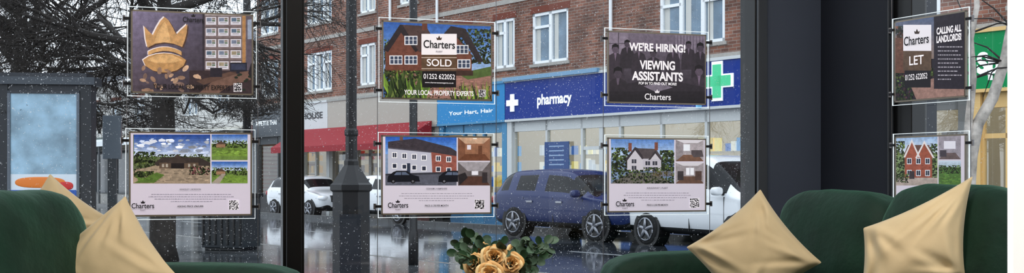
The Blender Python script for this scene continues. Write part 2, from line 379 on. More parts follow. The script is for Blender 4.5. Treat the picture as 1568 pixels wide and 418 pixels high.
def sh(pts,dx,dy,c): p.poly([(a+dx,b+dy) for a,b in pts],c)
cro=[(221,40),(227,47),(234,54),(240,42),(246,32),(252,26),(258,31),(264,41),(270,53),(278,45),(287,37),(286,50),(283,62),(279,72),(266,67),(252,65),(238,67),(226,73),(223,60)]
sh(cro,-2,-1.2,(228,218,220)); sh(cro,2,1.8,(86,64,56)); sh(cro,0,0,(190,150,104))
p.poly([(236,66),(242,48),(252,33),(256,40),(262,66),(252,65)],(210,172,124))
def band(x0,x1,yc,sag,th,c,dx=0,dy=0,n=14):
    A=[(x0+(x1-x0)*i/n, yc-sag*(1-((2*i/n)-1)**2)) for i in range(n+1)]
    p.poly([(a+dx,b+dy) for a,b in A]+[(a+dx,b+th+dy) for a,b in reversed(A)],c)
band(227,278,79,7,6,(228,218,220),-1.2,-1); band(227,278,79,7,6,(84,62,54),1.2,1.2); band(227,278,79,7,6,(200,160,112))
bod=[(219,92),(228,86),(240,82.5),(252,81.5),(264,82.5),(276,86),(285,92),(281,101),(270,108),(258,111),(246,111),(234,108),(223,101)]
sh(bod,-1.6,-1,(228,218,220)); sh(bod,1.6,1.6,(84,62,54)); sh(bod,0,0,(184,144,98)); p.poly([(224,92),(240,84.5),(252,83.5),(264,84.5),(280,92),(266,96),(240,97)],(206,168,120))
for i in range(30):
    cx=random.uniform(218,312); cy=random.uniform(104,142); r=random.uniform(3,7.5); q=random.random()*3
    p.poly([(cx+r*math.cos(a)*math.cos(q)-r*.5*math.sin(a)*math.sin(q),cy+r*math.cos(a)*math.sin(q)*.8+r*.5*math.sin(a)*math.cos(q)) for a in [k*math.pi/5 for k in range(10)]],random.choice([(176,146,124),(150,122,104),(128,106,98),(200,170,146)]))
for i in range(10):
    cx=random.uniform(356,386); cy=random.uniform(114,140); p.poly([(cx+3*math.cos(a),cy+2*math.sin(a)) for a in [k for k in range(6)]],(40,50,42))
p.crown(296,23.5,7,5,(20,18,24)); p.text('Charters',296,31,32,8,TB); p.text('YOUR LOCAL PROPERTY EXPERTS',294,134,118,7.5,TB); p.qr(364,134,13); p.done()
# P3 sold
p=Poster(WIN,580,758,26,156); p.base((70,110,170))
p.grad(585,30,755,110,(50,96,170),(150,178,214),12)
p.blobs(698,44,755,98,150,5,[(50,66,40),(66,84,50),(36,48,32),(84,100,58)]); p.blobs(588,60,600,112,50,4,greens)
p.poly([(590,72),(612,42),(640,44),(660,62),(668,55),(700,58),(722,84),(722,114),(590,114)],(112,70,58)); p.speck(592,76,722,113,260,(118,74,60),.7,1.25,1)
p.poly([(586,76),(612,38),(618,38),(642,76),(636,80),(614,50),(594,80)],(44,38,44)); p.poly([(616,38),(652,40),(672,74),(642,80)],(78,60,58)); p.speck(630,42,655,76,50,(78,60,58),.7,1.2,1)
p.poly([(668,64),(690,40),(712,44),(740,94),(732,96),(706,56),(680,66)],(52,44,48)); p.rect(646,34,654,46,(104,62,50))
for x,y in ((605,92),(628,62),(628,92),(709,98),(706,76)): 
    p.rect(x-9,y-7,x+11,y+7,(222,224,230)); 
    for q in (-7.5,-1.2,5): 
        p.rect(x+q,y-5.6,x+q+4.8,y+5.6,(66,76,98)); p.rect(x+q,y-1,x+q+4.8,y-.3,(222,224,230))
p.poly([(596,114),(755,108),(755,156),(600,156)],(150,114,104)); p.speck(620,112,754,150,200,(156,118,108),.75,1.15,2.2); p.poly([(700,113),(755,102),(755,116),(716,122)],(84,104,58)); p.rect(640,108,724,116,(70,50,44))
p.blobs(588,108,650,152,200,5,greens); p.blobs(588,132,755,152,50,3,greens+[(170,146,50)])
for i in range(60):
    x=random.uniform(588,652); tx=x+random.uniform(-12,14); ty=random.uniform(102,132); p.poly([(x,152),(x+2.6,152),(tx+1.5,(ty+152)/2),(tx,ty)],random.choice(greens+[(140,170,70),(110,140,60)]))
for i in range(50):
    x=random.uniform(690,752); p.poly([(x,152),(x+2.4,152),(x+random.uniform(-8,8),random.uniform(120,140))],random.choice(greens+[(140,170,70)]))
p.rect(645,52,699,84,(236,232,236)); p.rect(645,84,699,109,(98,76,58)); p.rect(645,88,699,88.8,(225,210,200)); p.rect(645,105,699,105.8,(225,210,200)); p.rect(646,109,698,134,(24,20,26))
p.crown(672,58,9,7,(70,50,40)); p.text('Charters',672,69,48,12,TB); p.text('FLEET',672,79.5,10,2.5,TG); p.text('SOLD',672,97,38,11,TW); p.text('01252 622052',672,118,48,8,TW); p.text('www.chartersestateagents.co.uk',672,127,44,2.8,TW)
p.text('YOUR LOCAL PROPERTY EXPERTS',672,143,106,7.5,TW,bold=.02); p.qr(738,143,11); p.done()
# P5 hiring
p=Poster(WIN,926,1085,42,162); p.base((70,62,72)); p.grad(930,44,1083,162,(120,110,126),(38,33,40),20)
for i in range(10): p.rect(1034+i*4.8,46,1036+i*4.8,92,(132,122,138))
p.rect(932,50,962,84,(134,124,140)); p.rect(946,50,947.5,84,(84,76,88)); p.rect(932,66,962,67.2,(84,76,88))
for x,y,s_ in ((942,86,1.0),(960,76,.8),(978,84,.85),(1072,84,1.0),(1054,78,.8),(1030,84,.8),(1000,92,.9),(946,126,1.25),(1070,122,1.2)):
    c=random.choice([(56,49,58),(62,54,64),(50,44,52)])
    p.poly([(x+5.2*s_*math.cos(a),y-11*s_+6.8*s_*math.sin(a)) for a in [k*math.pi/6 for k in range(12)]],[v*1.5 for v in c]); p.poly([(x-5.6*s_,y-10*s_),(x-5*s_,y-17*s_),(x,y-19.5*s_),(x+5*s_,y-17*s_),(x+5.6*s_,y-10*s_),(x+3*s_,y-14*s_),(x-3*s_,y-14*s_)],[v*.5 for v in c])
    p.poly([(x-14*s_,y+36*s_),(x-13*s_,y+8*s_),(x-10*s_,y-1*s_),(x-3*s_,y-5*s_),(x+3*s_,y-5*s_),(x+10*s_,y-1*s_),(x+13*s_,y+8*s_),(x+14*s_,y+36*s_)],c); p.poly([(x-2*s_,y-5*s_),(x+2*s_,y-5*s_),(x,y+8*s_)],[v*2.0 for v in c])
p.poly([(932,132),(1010,120),(1081,134),(1081,160),(932,160)],(48,42,50)); p.poly([(985,132),(1010,126),(1030,134),(1004,141)],(120,112,126)); p.grad(932,140,1081,160,(38,33,40),(30,26,32),4)
p.text("WE'RE HIRING!",1006,74,86,13,TW,bold=.035); p.text('VIEWING',1006,101,54,14,TW,bold=.035); p.text('ASSISTANTS',1006,118,78,14,TW,bold=.035); p.text('POP IN TO FIND OUT MORE!',1006,128.5,58,4.2,TW,bold=.03); p.crown(1006,139.5,8,6,(230,225,230)); p.text('Charters',1006,149,40,9.5,TW); p.done()
def listing(l,r,t,b,bg,title,price,fn,qx,qy,cx,ty):
    p=Poster(WIN,l,r,t,b); p.base(bg)
    fn(p)
    p.text(title,(l+r)/2,ty,32,3.2,TG); h=ty+7
    for k in range(4):
        ww=[120,128,110,60][k]*(r-l)/200; x=(l+r)/2-ww/2
        while x<(l+r)/2+ww/2: q=random.uniform(1.5,5); p.rect(x,h+k*3.6,x+q,h+k*3.6+.9,(150,145,158)); x+=q+.9
    p.text(price,(l+r)/2,h+19,40*(r-l)/200,3.2,TB)
    p.qr(qx,qy,15); p.crown(cx,qy-5,7,5,(30,26,32)); p.text('Charters',cx,qy+1.5,33*(r-l)/190,8,TB); p.text('FLEET',cx,qy+8,8,2,TG); p.done()
def f2(p):
    p.rect(204,206,322,281,(100,110,80)); p.grad(205,206,322,240,(44,78,150),(196,206,224),10); p.blobs(206,212,320,234,16,6,[(215,220,232),(186,198,222)],2.6,False)
    p.blobs(205,232,238,264,90,4,greens); p.blobs(235,236,322,248,70,3,greens); p.poly([(204,262),(250,250),(322,248),(322,281),(204,281)],(158,142,124)); p.speck(206,256,320,280,220,(160,144,126),.75,1.15,2)
    p.poly([(236,250),(248,241),(305,241),(322,249),(322,254),(240,254)],(62,54,52)); p.rect(244,249,304,258,(98,82,70)); p.rect(262,249,282,258,(36,30,32)); p.poly([(256,250),(272,236),(288,250)],(72,62,58))
    for x in (248,254,288,296): p.rect(x,251,x+3.4,256,(168,160,150))
    p.blobs(205,262,236,272,50,4,greens); p.blobs(290,254,322,268,50,3,[(130,64,80),(60,80,40),(44,60,36)]); p.poly([(205,280),(240,264),(252,268),(236,280)],(92,118,56)); p.speck(210,270,240,279,60,(92,118,56),.7,1.2,1.5)
    for yy in (206,247.5):
        p.rect(324,yy,379,yy+(39 if yy==206 else 33),(110,134,70)); p.grad(324,yy,379,yy+14,(60,104,176),(196,208,226),6); p.blobs(325,yy+9,378,yy+21,60,3,greens)
        p.poly([(324,yy+32),(352,yy+20),(379,yy+24),(379,yy+33),(324,yy+33)],(118,146,66)); p.speck(326,yy+21,378,yy+32,90,(122,150,70),.7,1.2,1.6)
        p.poly([(330,yy+15),(338,yy+10),(346,yy+15)],(84,66,58)); p.rect(331,yy+15,345,yy+20,(150,120,95))
    p.poly([(324,280),(340,266),(346,266),(336,281)],(160,150,140))
listing(192,391,196,337,(206,199,213),'KINGSLEY | BORDON','ASKING PRICE £965,000',f2,358,314,219,290)
def f4(p):
    p.rect(590,208,699,284,(130,150,180)); p.grad(590,208,699,236,(44,96,180),(120,162,220),8)
    p.poly([(594,217),(636,212),(690,226),(699,232),(699,242),(594,227)],(66,60,68)); p.speck(596,216,640,226,50,(66,60,68),.7,1.3,1.2); p.poly([(594,226),(660,233),(664,266),(594,268)],(186,188,202)); p.poly([(660,233),(699,239),(699,263),(662,266)],(150,92,82)); p.speck(662,240,698,262,60,(150,92,82),.75,1.2,1)
    p.poly([(594,225.5),(660,232.5),(660,234),(594,227.5)],(90,88,100)); p.rect(612,208,617,215,(110,80,70))
    for i,x in enumerate((600,615,630,645,667,683)):
        y=233+i*1.3; p.rect(x,y,x+8,y+9,(235,235,240)); p.rect(x+1.2,y+1.2,x+6.8,y+7.8,(54,60,78)); p.rect(x+3.6,y+1,x+4.3,y+8,(235,235,240)); p.rect(x,y+17,x+8,y+25,(235,235,240)); p.rect(x+1.2,y+18,x+6.8,y+24,(54,60,78))
    p.rect(623,250,628,267,(50,60,80))
    p.poly([(590,266),(699,264),(699,284),(590,284)],(92,95,108)); p.speck(592,278,698,284,60,(92,95,108),.8,1.2,2); p.poly([(590,266),(699,263),(699,266),(590,269)],(60,62,72))
    for x0 in (593,671):
        p.poly([(x0,277),(x0+1,270),(x0+9,263.5),(x0+14,261.5),(x0+30,261.5),(x0+38,267.5),(x0+48,270),(x0+50,278),(x0,279)],(18,22,34)); p.poly([(x0+10,268),(x0+14,263.5),(x0+28,263.5),(x0+34,268)],(96,108,130)); p.rect(x0+21,263,x0+22,268,(18,22,34))
        for q in (9,39): p.poly([(x0+q+3.4*math.cos(a),277.6+3.4*math.sin(a)) for a in [k*math.pi/5 for k in range(10)]],(12,12,16)); p.poly([(x0+q+1.8*math.cos(a),277.6+1.8*math.sin(a)) for a in [k*math.pi/5 for k in range(10)]],(110,112,120))
    p.rect(701,210,753,246,(150,108,84)); p.poly([(701,210),(753,210),(740,220),(712,220)],(196,164,140)); p.poly([(701,246),(712,236),(742,236),(753,246)],(112,72,52)); p.poly([(701,210),(712,220),(712,236),(701,246)],(126,86,66)); p.rect(715,222,721,229,(220,215,225)); p.rect(732,223,738,236,(104,68,50)); p.rect(724,211.5,730,213,(240,235,225))
    p.rect(701,248,753,284,(104,98,100)); p.poly([(701,248),(753,248),(738,262),(716,262)],(160,156,162)); p.poly([(701,284),(716,270),(740,270),(753,284)],(86,60,52)); p.rect(722,262,732,268,(225,225,235)); p.poly([(701,268),(712,264),(716,272),(703,284)],(44,40,44)); p.rect(738,264,746,280,(58,52,56))
listing(579,757,202,334,(208,203,216),'ODIHAM | HAMPSHIRE','PRICE £1,750 PER MONTH',f4,734,313,609,289)
def f6(p):
    p.rect(935,212,1032,281,(120,140,170)); p.grad(935,212,1032,242,(96,136,196),(190,206,228),8)
    p.blobs(936,226,964,264,60,5,greens); p.blobs(1010,230,1032,262,60,5,greens)
    p.poly([(960,262),(960,242),(972,228),(984,242),(984,262)],(196,194,202)); p.poly([(957,244),(972,225),(976,227),(986,243),(983,244),(972,230),(960,246)],(60,54,60)); p.poly([(976,227),(1004,228),(1014,243),(986,243)],(84,76,80)); p.rect(984,243,1012,262,(188,186,196)); p.poly([(994,244),(1003,233),(1012,244)],(196,194,202)); p.poly([(992,245),(1003,231),(1014,245),(1011,245),(1003,235),(995,245)],(60,54,60))
    for x,y in ((967,244),(967,254),(988,247),(999,247),(988,256),(1000,256)): p.rect(x,y,x+7,y+6,(60,62,74)); p.rect(x+3.2,y,x+3.8,y+6,(210,210,215))
    p.rect(962,219,967,232,(128,78,64)); p.rect(1002,218,1007,230,(128,78,64))
    p.poly([(935,281),(965,264),(1000,264),(1032,281)],(112,108,104)); p.blobs(985,256,1032,281,80,3.5,greens)
    p.blobs(936,260,985,281,60,3.5,greens); 
    for k in range(12): p.rect(1000+k*2.6,262,1001.2+k*2.6,270,(110,90,70))
    p.rect(1034,213,1077,247,(170,163,168)); p.poly([(1034,247),(1046,237),(1068,237),(1077,247)],(120,90,74)); p.rect(1046,221,1056,231,(228,232,240)); p.poly([(1058,236),(1058,230),(1074,230),(1077,240),(1062,241)],(84,76,80)); p.poly([(1034,213),(1077,213),(1068,219),(1046,219)],(212,209,216)); p.poly([(1034,213),(1046,219),(1046,237),(1034,247)],(148,141,147))
    p.rect(1034,249,1077,281,(158,151,156)); p.poly([(1034,281),(1046,270),(1068,270),(1077,281)],(106,80,68)); p.rect(1050,257,1062,268,(232,234,242)); p.rect(1055.5,257,1056.3,268,(130,130,140)); p.rect(1037,262,1046,276,(64,58,62)); p.rect(1064,262,1074,276,(84,66,62)); p.poly([(1034,249),(1077,249),(1068,254),(1046,254)],(208,205,212))
listing(926,1085,206,330,(208,203,216),'KINGSWAY | FLEET','PRICE £1,350 PER MONTH',f6,1063,311,956,288)
# P7
p=Poster(RW,1366,1484,29,162); p.base((40,36,46)); p.grad(1370,20,1440,90,(86,100,130),(140,124,118),10)
p.blobs(1372,40,1400,110,80,6,[(98,66,54),(118,84,68),(60,60,60),(50,62,44)]); p.blobs(1372,104,1478,158,260,5,greens+[(110,70,90),(60,90,60)])
p.rect(1370,58,1390,112,(104,72,60)); p.speck(1371,60,1390,110,60,(110,76,62),.7,1.2,1)
p.poly([(1394,128),(1440,118),(1480,126),(1480,150),(1404,156)],(150,120,112)); p.rect(1431,12,1482,136,(40,34,46)); p.rect(1384,38,1427,78,(228,225,232)); p.rect(1384,78,1427,108,(92,74,60)); p.rect(1386,108,1426,134,(26,22,30))
p.crown(1405,48,9,8,(60,46,38)); p.text('Charters',1405,62,38,14,TB); p.text('LET',1405,93,22,14,TW); p.text('01252 622052',1405,118,34,9,TW)
p.text('CALLING ALL',1455,46,38,11,TW,bold=.04); p.text('LANDLORDS!',1455,59,38,11,TW,bold=.04)
for k in range(9):
    x=1437
    while x<1437+[36,30,34,38,28,34,30,36,20][k]: q=random.uniform(1.5,5); p.rect(x,71+k*6.2,x+q,72.6+k*6.2,(170,166,176)); x+=q+1
p.done()
# P8
p=Poster(RW,1367,1484,205,330); p.base((206,201,213))
p.rect(1371,208,1436,284,(130,150,110)); p.grad(1371,208,1436,235,(150,176,208),(205,213,226),6); p.blobs(1371,216,1386,280,70,4,greens); p.blobs(1424,220,1436,276,50,4,greens)
p.house(1386,222,1428,274,(150,84,66),(104,76,68),rows=2,cols=3,rh=.3); p.poly([(1386,240),(1397,216),(1408,240)],(156,88,68)); p.poly([(1404,241),(1416,218),(1430,241)],(150,84,64)); p.poly([(1384,241),(1397,213),(1410,241),(1407,241),(1397,218),(1387,241)],(214,210,212)); p.poly([(1402,242),(1416,215),(1432,242),(1429,242),(1416,220),(1405,242)],(214,210,212)); p.rect(1371,272,1436,284,(170,158,152))
p.rect(1393,262,1401,274,(60,52,56)); p.blobs(1372,266,1392,280,30,3,greens)
p.rect(1438,207,1472,244,(150,145,155)); p.rect(1446,216,1464,228,(215,215,225)); p.poly([(1438,244),(1448,234),(1464,234),(1472,244)],(104,90,90)); p.rect(1440,230,1450,240,(70,64,72)); p.rect(1438,246,1472,283,(80,116,58)); p.grad(1438,246,1472,256,(190,203,220),(160,178,190),4); p.blobs(1438,253,1472,266,50,3,greens); p.speck(1438,266,1472,283,80,(96,130,62),.7,1.2,1.5)
p.qr(1460,312,14); p.done()
# cables
mb=MB()
for px in (194,395,578,760,924,1087):
    x=WIN.at(px,272)[0]; mb.cyl((x,.002,0.003),(x,.002,2.797),.0013,steel,6)
mb.build('display_cable',WIN.loc(),WIN.th)
mb=MB()
for px in (1365,1486):
    x=RW.at(px,272)[0]; mb.cyl((x,.002,0.003),(x,.002,2.797),.0013,steel,6)
mb.build('display_cable',RW.loc(),RW.th)
# ------------------------------------------------------------- street
PZ=-.4; RZ=-.52
road=wetmat('wet_asphalt',(78,85,94),.1,.36); pav=wetmat('wet_paving',(122,126,130),.1,.4,(.6,.45)); kerbm=mat('kerb_stone',(120,120,118),.5,noise=.2,nscale=5)
mb=MB(); mb.box(-70,60,-11.5,-3.0,RZ-.2,RZ,road)
yl=mat('road_line_yellow',(150,126,60),.4,noise=.25,nscale=3); wl=mat('road_line_white',(150,153,155),.4,noise=.25,nscale=3)
for k in range(14): mb.box(-50+k*6,-46+k*6,-7.3,-7.2,RZ,RZ+.004,wl)
mb.box(-60,50,-11.25,-11.17,RZ,RZ+.004,yl); mb.box(-60,50,-11.05,-10.97,RZ,RZ+.004,yl)
mb.build('road',ST.loc(),ST.th)
mb=MB(); mb.box(-70,60,-45,-11.5,PZ-.3,PZ-.001,pav); mb.box(-70,60,-11.62,-11.5,PZ-.3,PZ,kerbm); mb.build('pavement_near',ST.loc(),ST.th)
mb=MB(); mb.box(-70,60,-3.0,6,PZ-.3,PZ,pav); mb.box(-70,60,-3.0,-2.88,PZ-.3,PZ+.005,kerbm); mb.build('pavement_opposite',ST.loc(),ST.th)
brick=brickmat('brick_red',(144,98,80),(104,72,62),(146,138,130)); 
upvc=mat('upvc_white',(235,238,240),.4); wgl=mat('upper_window_glass',(110,132,150),.08,noise=.3,nscale=2); dgl=mat('dark_glass',(40,50,58),.08)
stone=mat('pale_render',(190,190,186),.7,noise=.1,nscale=2); conc=mat('concrete_band',(168,164,158),.7,noise=.12)
def T(px): return ST.at(px,272)[0]
def Zs(px,py): return ST.at(px,py)[1]
FB=Zs(784,185); FT=Zs(784,125)
def facade(mb,x0,x1,z0,z1,ops,m,dep=.18):
    xs=sorted(set([x0,x1]+[o[0] for o in ops]+[o[1] for o in ops])); zs=sorted(set([z0,z1]+[o[2] for o in ops]+[o[3] for o in ops]))
    for i in range(len(xs)-1):
        for j in range(len(zs)-1):
            cx=(xs[i]+xs[i+1])/2; cz=(zs[j]+zs[j+1])/2
            if any(o[0]<cx<o[1] and o[2]<cz<o[3] for o in ops): continue
            mb.add([(xs[i],0,zs[j]),(xs[i+1],0,zs[j]),(xs[i+1],0,zs[j+1]),(xs[i],0,zs[j+1])],[(0,1,2,3)],m)
    for a,b,c,d in ops:
        mb.add([(a,0,c),(b,0,c),(b,0,d),(a,0,d),(a,dep,c),(b,dep,c),(b,dep,d),(a,dep,d)],[(0,1,5,4),(1,2,6,5),(2,3,7,6),(3,0,4,7)],m)
def upwin(mb,a,b,c,d):
    y0,y1=.02,.1; w=.09
    mb.box(a,b,.1,.12,c,d,wgl); mb.box(a,b,y0,y1,c,c+w,upvc);mb.box(a,b,y0,y1,d-w,d,upvc);mb.box(a,a+w,y0,y1,c,d,upvc);mb.box(b-w,b,y0,y1,c,d,upvc)
    n=2 if b-a<1.6 else 3
    for k in range(1,n): x=a+(b-a)*k/n; mb.box(x-.06,x+.06,y0,y1,c,d,upvc)
    zt=d-(d-c)*.28
    for k in range(n):
        if k%2==0: xa=a+(b-a)*k/n; xb=a+(b-a)*(k+1)/n; mb.box(xa,xb,y0,y1,zt-.04,zt+.04,upvc)
        mb.box(a+(b-a)*k/n+.1,a+(b-a)*k/n+.28,.095,.1,c+w,d-w,mat('curtain',(205,205,200),.8))
    mb.box(a-.08,b+.08,-.06,.05,c-.09,c,conc); mb.box(a-.08,b+.08,-.01,.02,d,d+.2,mat('brick_lintel',(120,66,52),.8))
xl=T(393)
pr=[(T(399),T(426)),(T(470),T(508)),(T(551),T(575)),(T(612),T(640)),(T(690),T(722)),(T(757),T(788)),(T(815),T(870)),(T(1010),T(1110)),(T(1190),T(1260)),(T(1396),T(1440)),(15.2,16.8)]
ops=[]
for i,(a,b) in enumerate(pr):
    ops.append((a,b,4.35,5.9)); ops.append((a,b,7.05,8.55))
B=empty('brick_shop_terrace',ST.loc(),ST.th)
mb=MB(); facade(mb,xl,24,FT,10.5,ops,brick)
for o in ops: upwin(mb,*o)
mb.box(xl,24,.0,9,10.5,10.7,conc); mb.box(xl,xl+.02,0,9,PZ,10.5,brick); mb.box(24,24.1,0,9,PZ,10.5,brick)
mb.box(xl,24,-.12,.05,FT,FT+.14,conc); mb.box(xl,24,-.03,.02,6.35,6.5,conc)
for t in (T(600),T(938),T(672),T(1150)): mb.cyl((t,-.08,FT),(t,-.08,10.4),.05,upvc,8)
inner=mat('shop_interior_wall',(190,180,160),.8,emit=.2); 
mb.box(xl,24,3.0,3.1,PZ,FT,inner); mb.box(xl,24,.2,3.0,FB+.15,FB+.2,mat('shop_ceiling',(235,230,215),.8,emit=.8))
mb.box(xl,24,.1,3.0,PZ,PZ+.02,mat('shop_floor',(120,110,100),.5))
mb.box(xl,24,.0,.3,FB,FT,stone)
mb.build('facade',parent=B)
SG=glassmat('shop_glass',.18,(.75,.8,.82))
def shop(name,a,b,fr,bays,fcol,riser,items,door=None,lit=0.5):
    s=MB(); frm=mat('frame_'+name,fr,.4); fm=mat('fascia_'+name,fcol,.4,spec=.3); rm=mat('riser_'+name,riser,.5)
    s.box(a,b,-.18,.0,FB,FT,fm); s.box(a,b,-.22,-.1,FT-.05,FT+.03,frm); s.box(a,b,-.2,-.1,FB-.04,FB+.03,frm)
    s.box(a,a+.22,-.1,.15,PZ,FB,frm); s.box(b-.22,b,-.1,.15,PZ,FB,frm); s.box(a,b,-.02,.12,FB-.35,FB,frm)
    bw=(b-a-.44)/bays
    for k in range(bays):
        x0=a+.22+bw*k; x1=x0+bw
        s.box(x0-.04,x0+.04,-.02,.1,PZ,FB,frm)
        if door is not None and k==door:
            s.box(x0,x1,.0,.06,PZ,PZ+.25,frm); s.box(x0+bw*.45,x0+bw*.55,0,.06,PZ,FB-.35,frm); s.box(x0,x1,0,.06,1.7,1.8,frm)
        else: s.box(x0,x1,-.02,.12,PZ,PZ+.55,rm); s.box(x0,x1,-.04,.14,PZ+.55,PZ+.62,frm)
        s.add([(x0,.05,PZ+.2),(x1,.05,PZ+.2),(x1,.05,FB-.35),(x0,.05,FB-.35)],[(0,1,2,3)],SG)
    for k in range(int((b-a)/.9)):
        x=a+.4+k*.9
        for j in range(4):
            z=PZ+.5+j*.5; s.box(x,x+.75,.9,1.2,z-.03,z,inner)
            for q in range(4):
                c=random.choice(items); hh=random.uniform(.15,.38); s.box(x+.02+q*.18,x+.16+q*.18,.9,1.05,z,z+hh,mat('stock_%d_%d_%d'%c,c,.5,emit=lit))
    o=s.build(name,parent=B); return o
bl=[(200,205,210),(60,110,180),(230,225,210),(90,150,200),(220,190,90)]
pe=T(1168)
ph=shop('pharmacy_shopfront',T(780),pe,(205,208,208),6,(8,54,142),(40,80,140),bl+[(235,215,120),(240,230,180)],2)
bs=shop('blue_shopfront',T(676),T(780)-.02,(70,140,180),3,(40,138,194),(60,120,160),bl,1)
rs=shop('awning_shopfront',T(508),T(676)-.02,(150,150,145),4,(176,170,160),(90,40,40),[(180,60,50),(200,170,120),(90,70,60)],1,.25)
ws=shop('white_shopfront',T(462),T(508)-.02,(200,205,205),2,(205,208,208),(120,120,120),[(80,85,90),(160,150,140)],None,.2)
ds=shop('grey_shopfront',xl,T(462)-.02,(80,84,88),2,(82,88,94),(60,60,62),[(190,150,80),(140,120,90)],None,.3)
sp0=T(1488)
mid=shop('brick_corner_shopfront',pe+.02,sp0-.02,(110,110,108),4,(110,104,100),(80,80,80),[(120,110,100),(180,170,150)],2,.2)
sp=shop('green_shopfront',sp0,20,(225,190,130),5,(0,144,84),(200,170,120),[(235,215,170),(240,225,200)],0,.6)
SW=mat('sign_white',(240,244,246),.4,emit=.25); SGn=mat('sign_green',(70,190,140),.4,emit=.3); SB=mat('sign_blue',(18,72,160),.4)
def slet(s,px0,px1,pyc,h,m,bold=.02):
    a=T(px0);b=T(px1); z=Zs((px0+px1)/2,pyc); z2=Zs((px0+px1)/2,pyc+h); textobj(s,B,(a+b)/2,-.19,z,b-a,z-z2,m,bold=bold)
slet('pharmacy',829,882,152,22,SW,.035)
slet('Your Hart, Hair',694,762,172,7,SW); slet('HOUSE',469,500,178,10,mat('sign_dark',(60,60,66),.5)); slet('APPETITE THAI',398,430,189,7,SW)
slet('Spe',1502,1556,98,44,SW,.05)
mb=MB()
def cross(mb,px,py,sz,y,m):
    x=T(px); z=Zs(px,py)
    mb.box(x-sz*.34,x+sz*.34,y-.02,y+.01,z-sz,z+sz,m); mb.box(x-sz,x+sz,y-.02,y+.01,z-sz*.34,z+sz*.34,m)
cross(mb,792,158,.27,-.2,SW); cross(mb,1106,125,.5,-.2,SW); 
x=T(1106);z=Zs(1106,125); mb.box(x-.13,x+.13,-.235,-.22,z-.42,z+.42,SGn); mb.box(x-.42,x+.42,-.235,-.22,z-.13,z+.13,SGn)
x=T(1080); mb.box(x-.03,x+.03,-.35,-.18,FB,FT+.2,mat('sign_edge',(120,190,230),.4,emit=.2))
mb.build('pharmacy_cross_sign',ST.loc(),ST.th)
mb=MB(); mb.box(T(780),T(925),-.3,-.18,FT-.02,FT+.1,mat('gutter_blue',(120,160,190),.4)); mb.build('sign_light_trough',parent=B)
mb=MB(); x0=T(836);x1=T(873); mb.box(x0,x1,-.06,-.03,Zs(855,260),Zs(855,217),mat('window_vinyl',(28,66,120),.4,emit=.15))
for k in range(5): zz=Zs(855,223+k*7); mb.box(x0+.2,x1-.2,-.065,-.06,zz-.035,zz,mat('vinyl_text',(150,175,205),.4))
mb.build('shop_window_notice',parent=B)
aw=mat('awning_red',(150,28,42),.6)
mb=MB(); a=T(466); b=T(668); n=36; z1=Zs(600,190); z0=z1-.75
for i in range(n):
    xa=a+(b-a)*i/n; xb=a+(b-a)*(i+1)/n
    mb.add([(xa,-.2,z1),(xb,-.2,z1),(xb,-1.5,z0),(xa,-1.5,z0),(xb,-1.5,z0-.22),(xa,-1.5,z0-.22)],[(0,3,2,1),(3,5,4,2)],aw)
for x in (a,b): mb.add([(x,-.2,z1),(x,-1.5,z0),(x,-1.5,z0-.2),(x,-.2,z0)],[(0,1,2,3)],aw)
mb.build('shop_awning',ST.loc(),ST.th)
mb=MB(); x0=-62; far=xl-.05
cr1=mat('render_cream',(196,194,190),.8,noise=.1,nscale=1); rf=mat('roof_slate',(96,100,108),.7,noise=.15,nscale=2)
fo=[]; xx=x0+1.2
while xx<far-2:
    fo.append((xx,xx+1.5,3.9,5.2)); xx+=3.3
facade(mb,x0,far,3.2,6.2,fo,cr1)
for o in fo: upwin(mb,*o)
mb.box(x0,far,.2,8,PZ,3.2,cr1); mb.add([(x0,-.4,6.2),(far,-.4,6.2),(far,4,8.6),(x0,4,8.6)],[(0,1,2,3)],rf); mb.box(x0,far,3,8,6.1,6.2,rf)
xx=x0
cols=[(70,90,120),(190,186,176),(90,60,60),(200,200,200),(60,76,70),(170,160,140)]
i=0
while xx<far-1:
    xb=min(xx+5.5,far); c=cols[i%6]; mb.box(xx+.05,xb-.05,-.15,.2,2.5,3.2,mat('farf%d'%(i%6),c,.5)); mb.box(xx+.3,xb-.3,.12,.2,PZ+.4,2.4,dgl)
    mb.box(xx,xx+.3,-.1,.2,PZ,2.5,cr1); mb.box((xx+xb)/2-.06,(xx+xb)/2+.06,.05,.2,PZ,2.5,upvc); xx+=5.5; i+=1
mb.build('rendered_shop_terrace',ST.loc(),ST.th)
mb=MB(); mb.add([(-48,-.1,3.1),(far-1,-.1,3.1),(far-1,-3.0,2.7),(-48,-3.0,2.7),(far-1,-3.0,2.45),(-48,-3.0,2.45)],[(0,3,2,1),(3,5,4,2)],mat('canopy_pale',(215,220,222),.4))
t=-48
while t<far-1: mb.cyl((t,-2.9,PZ),(t,-2.9,2.7),.06,mat('post_grey',(90,94,98),.4),8); t+=4
mb.build('street_canopy',ST.loc(),ST.th)
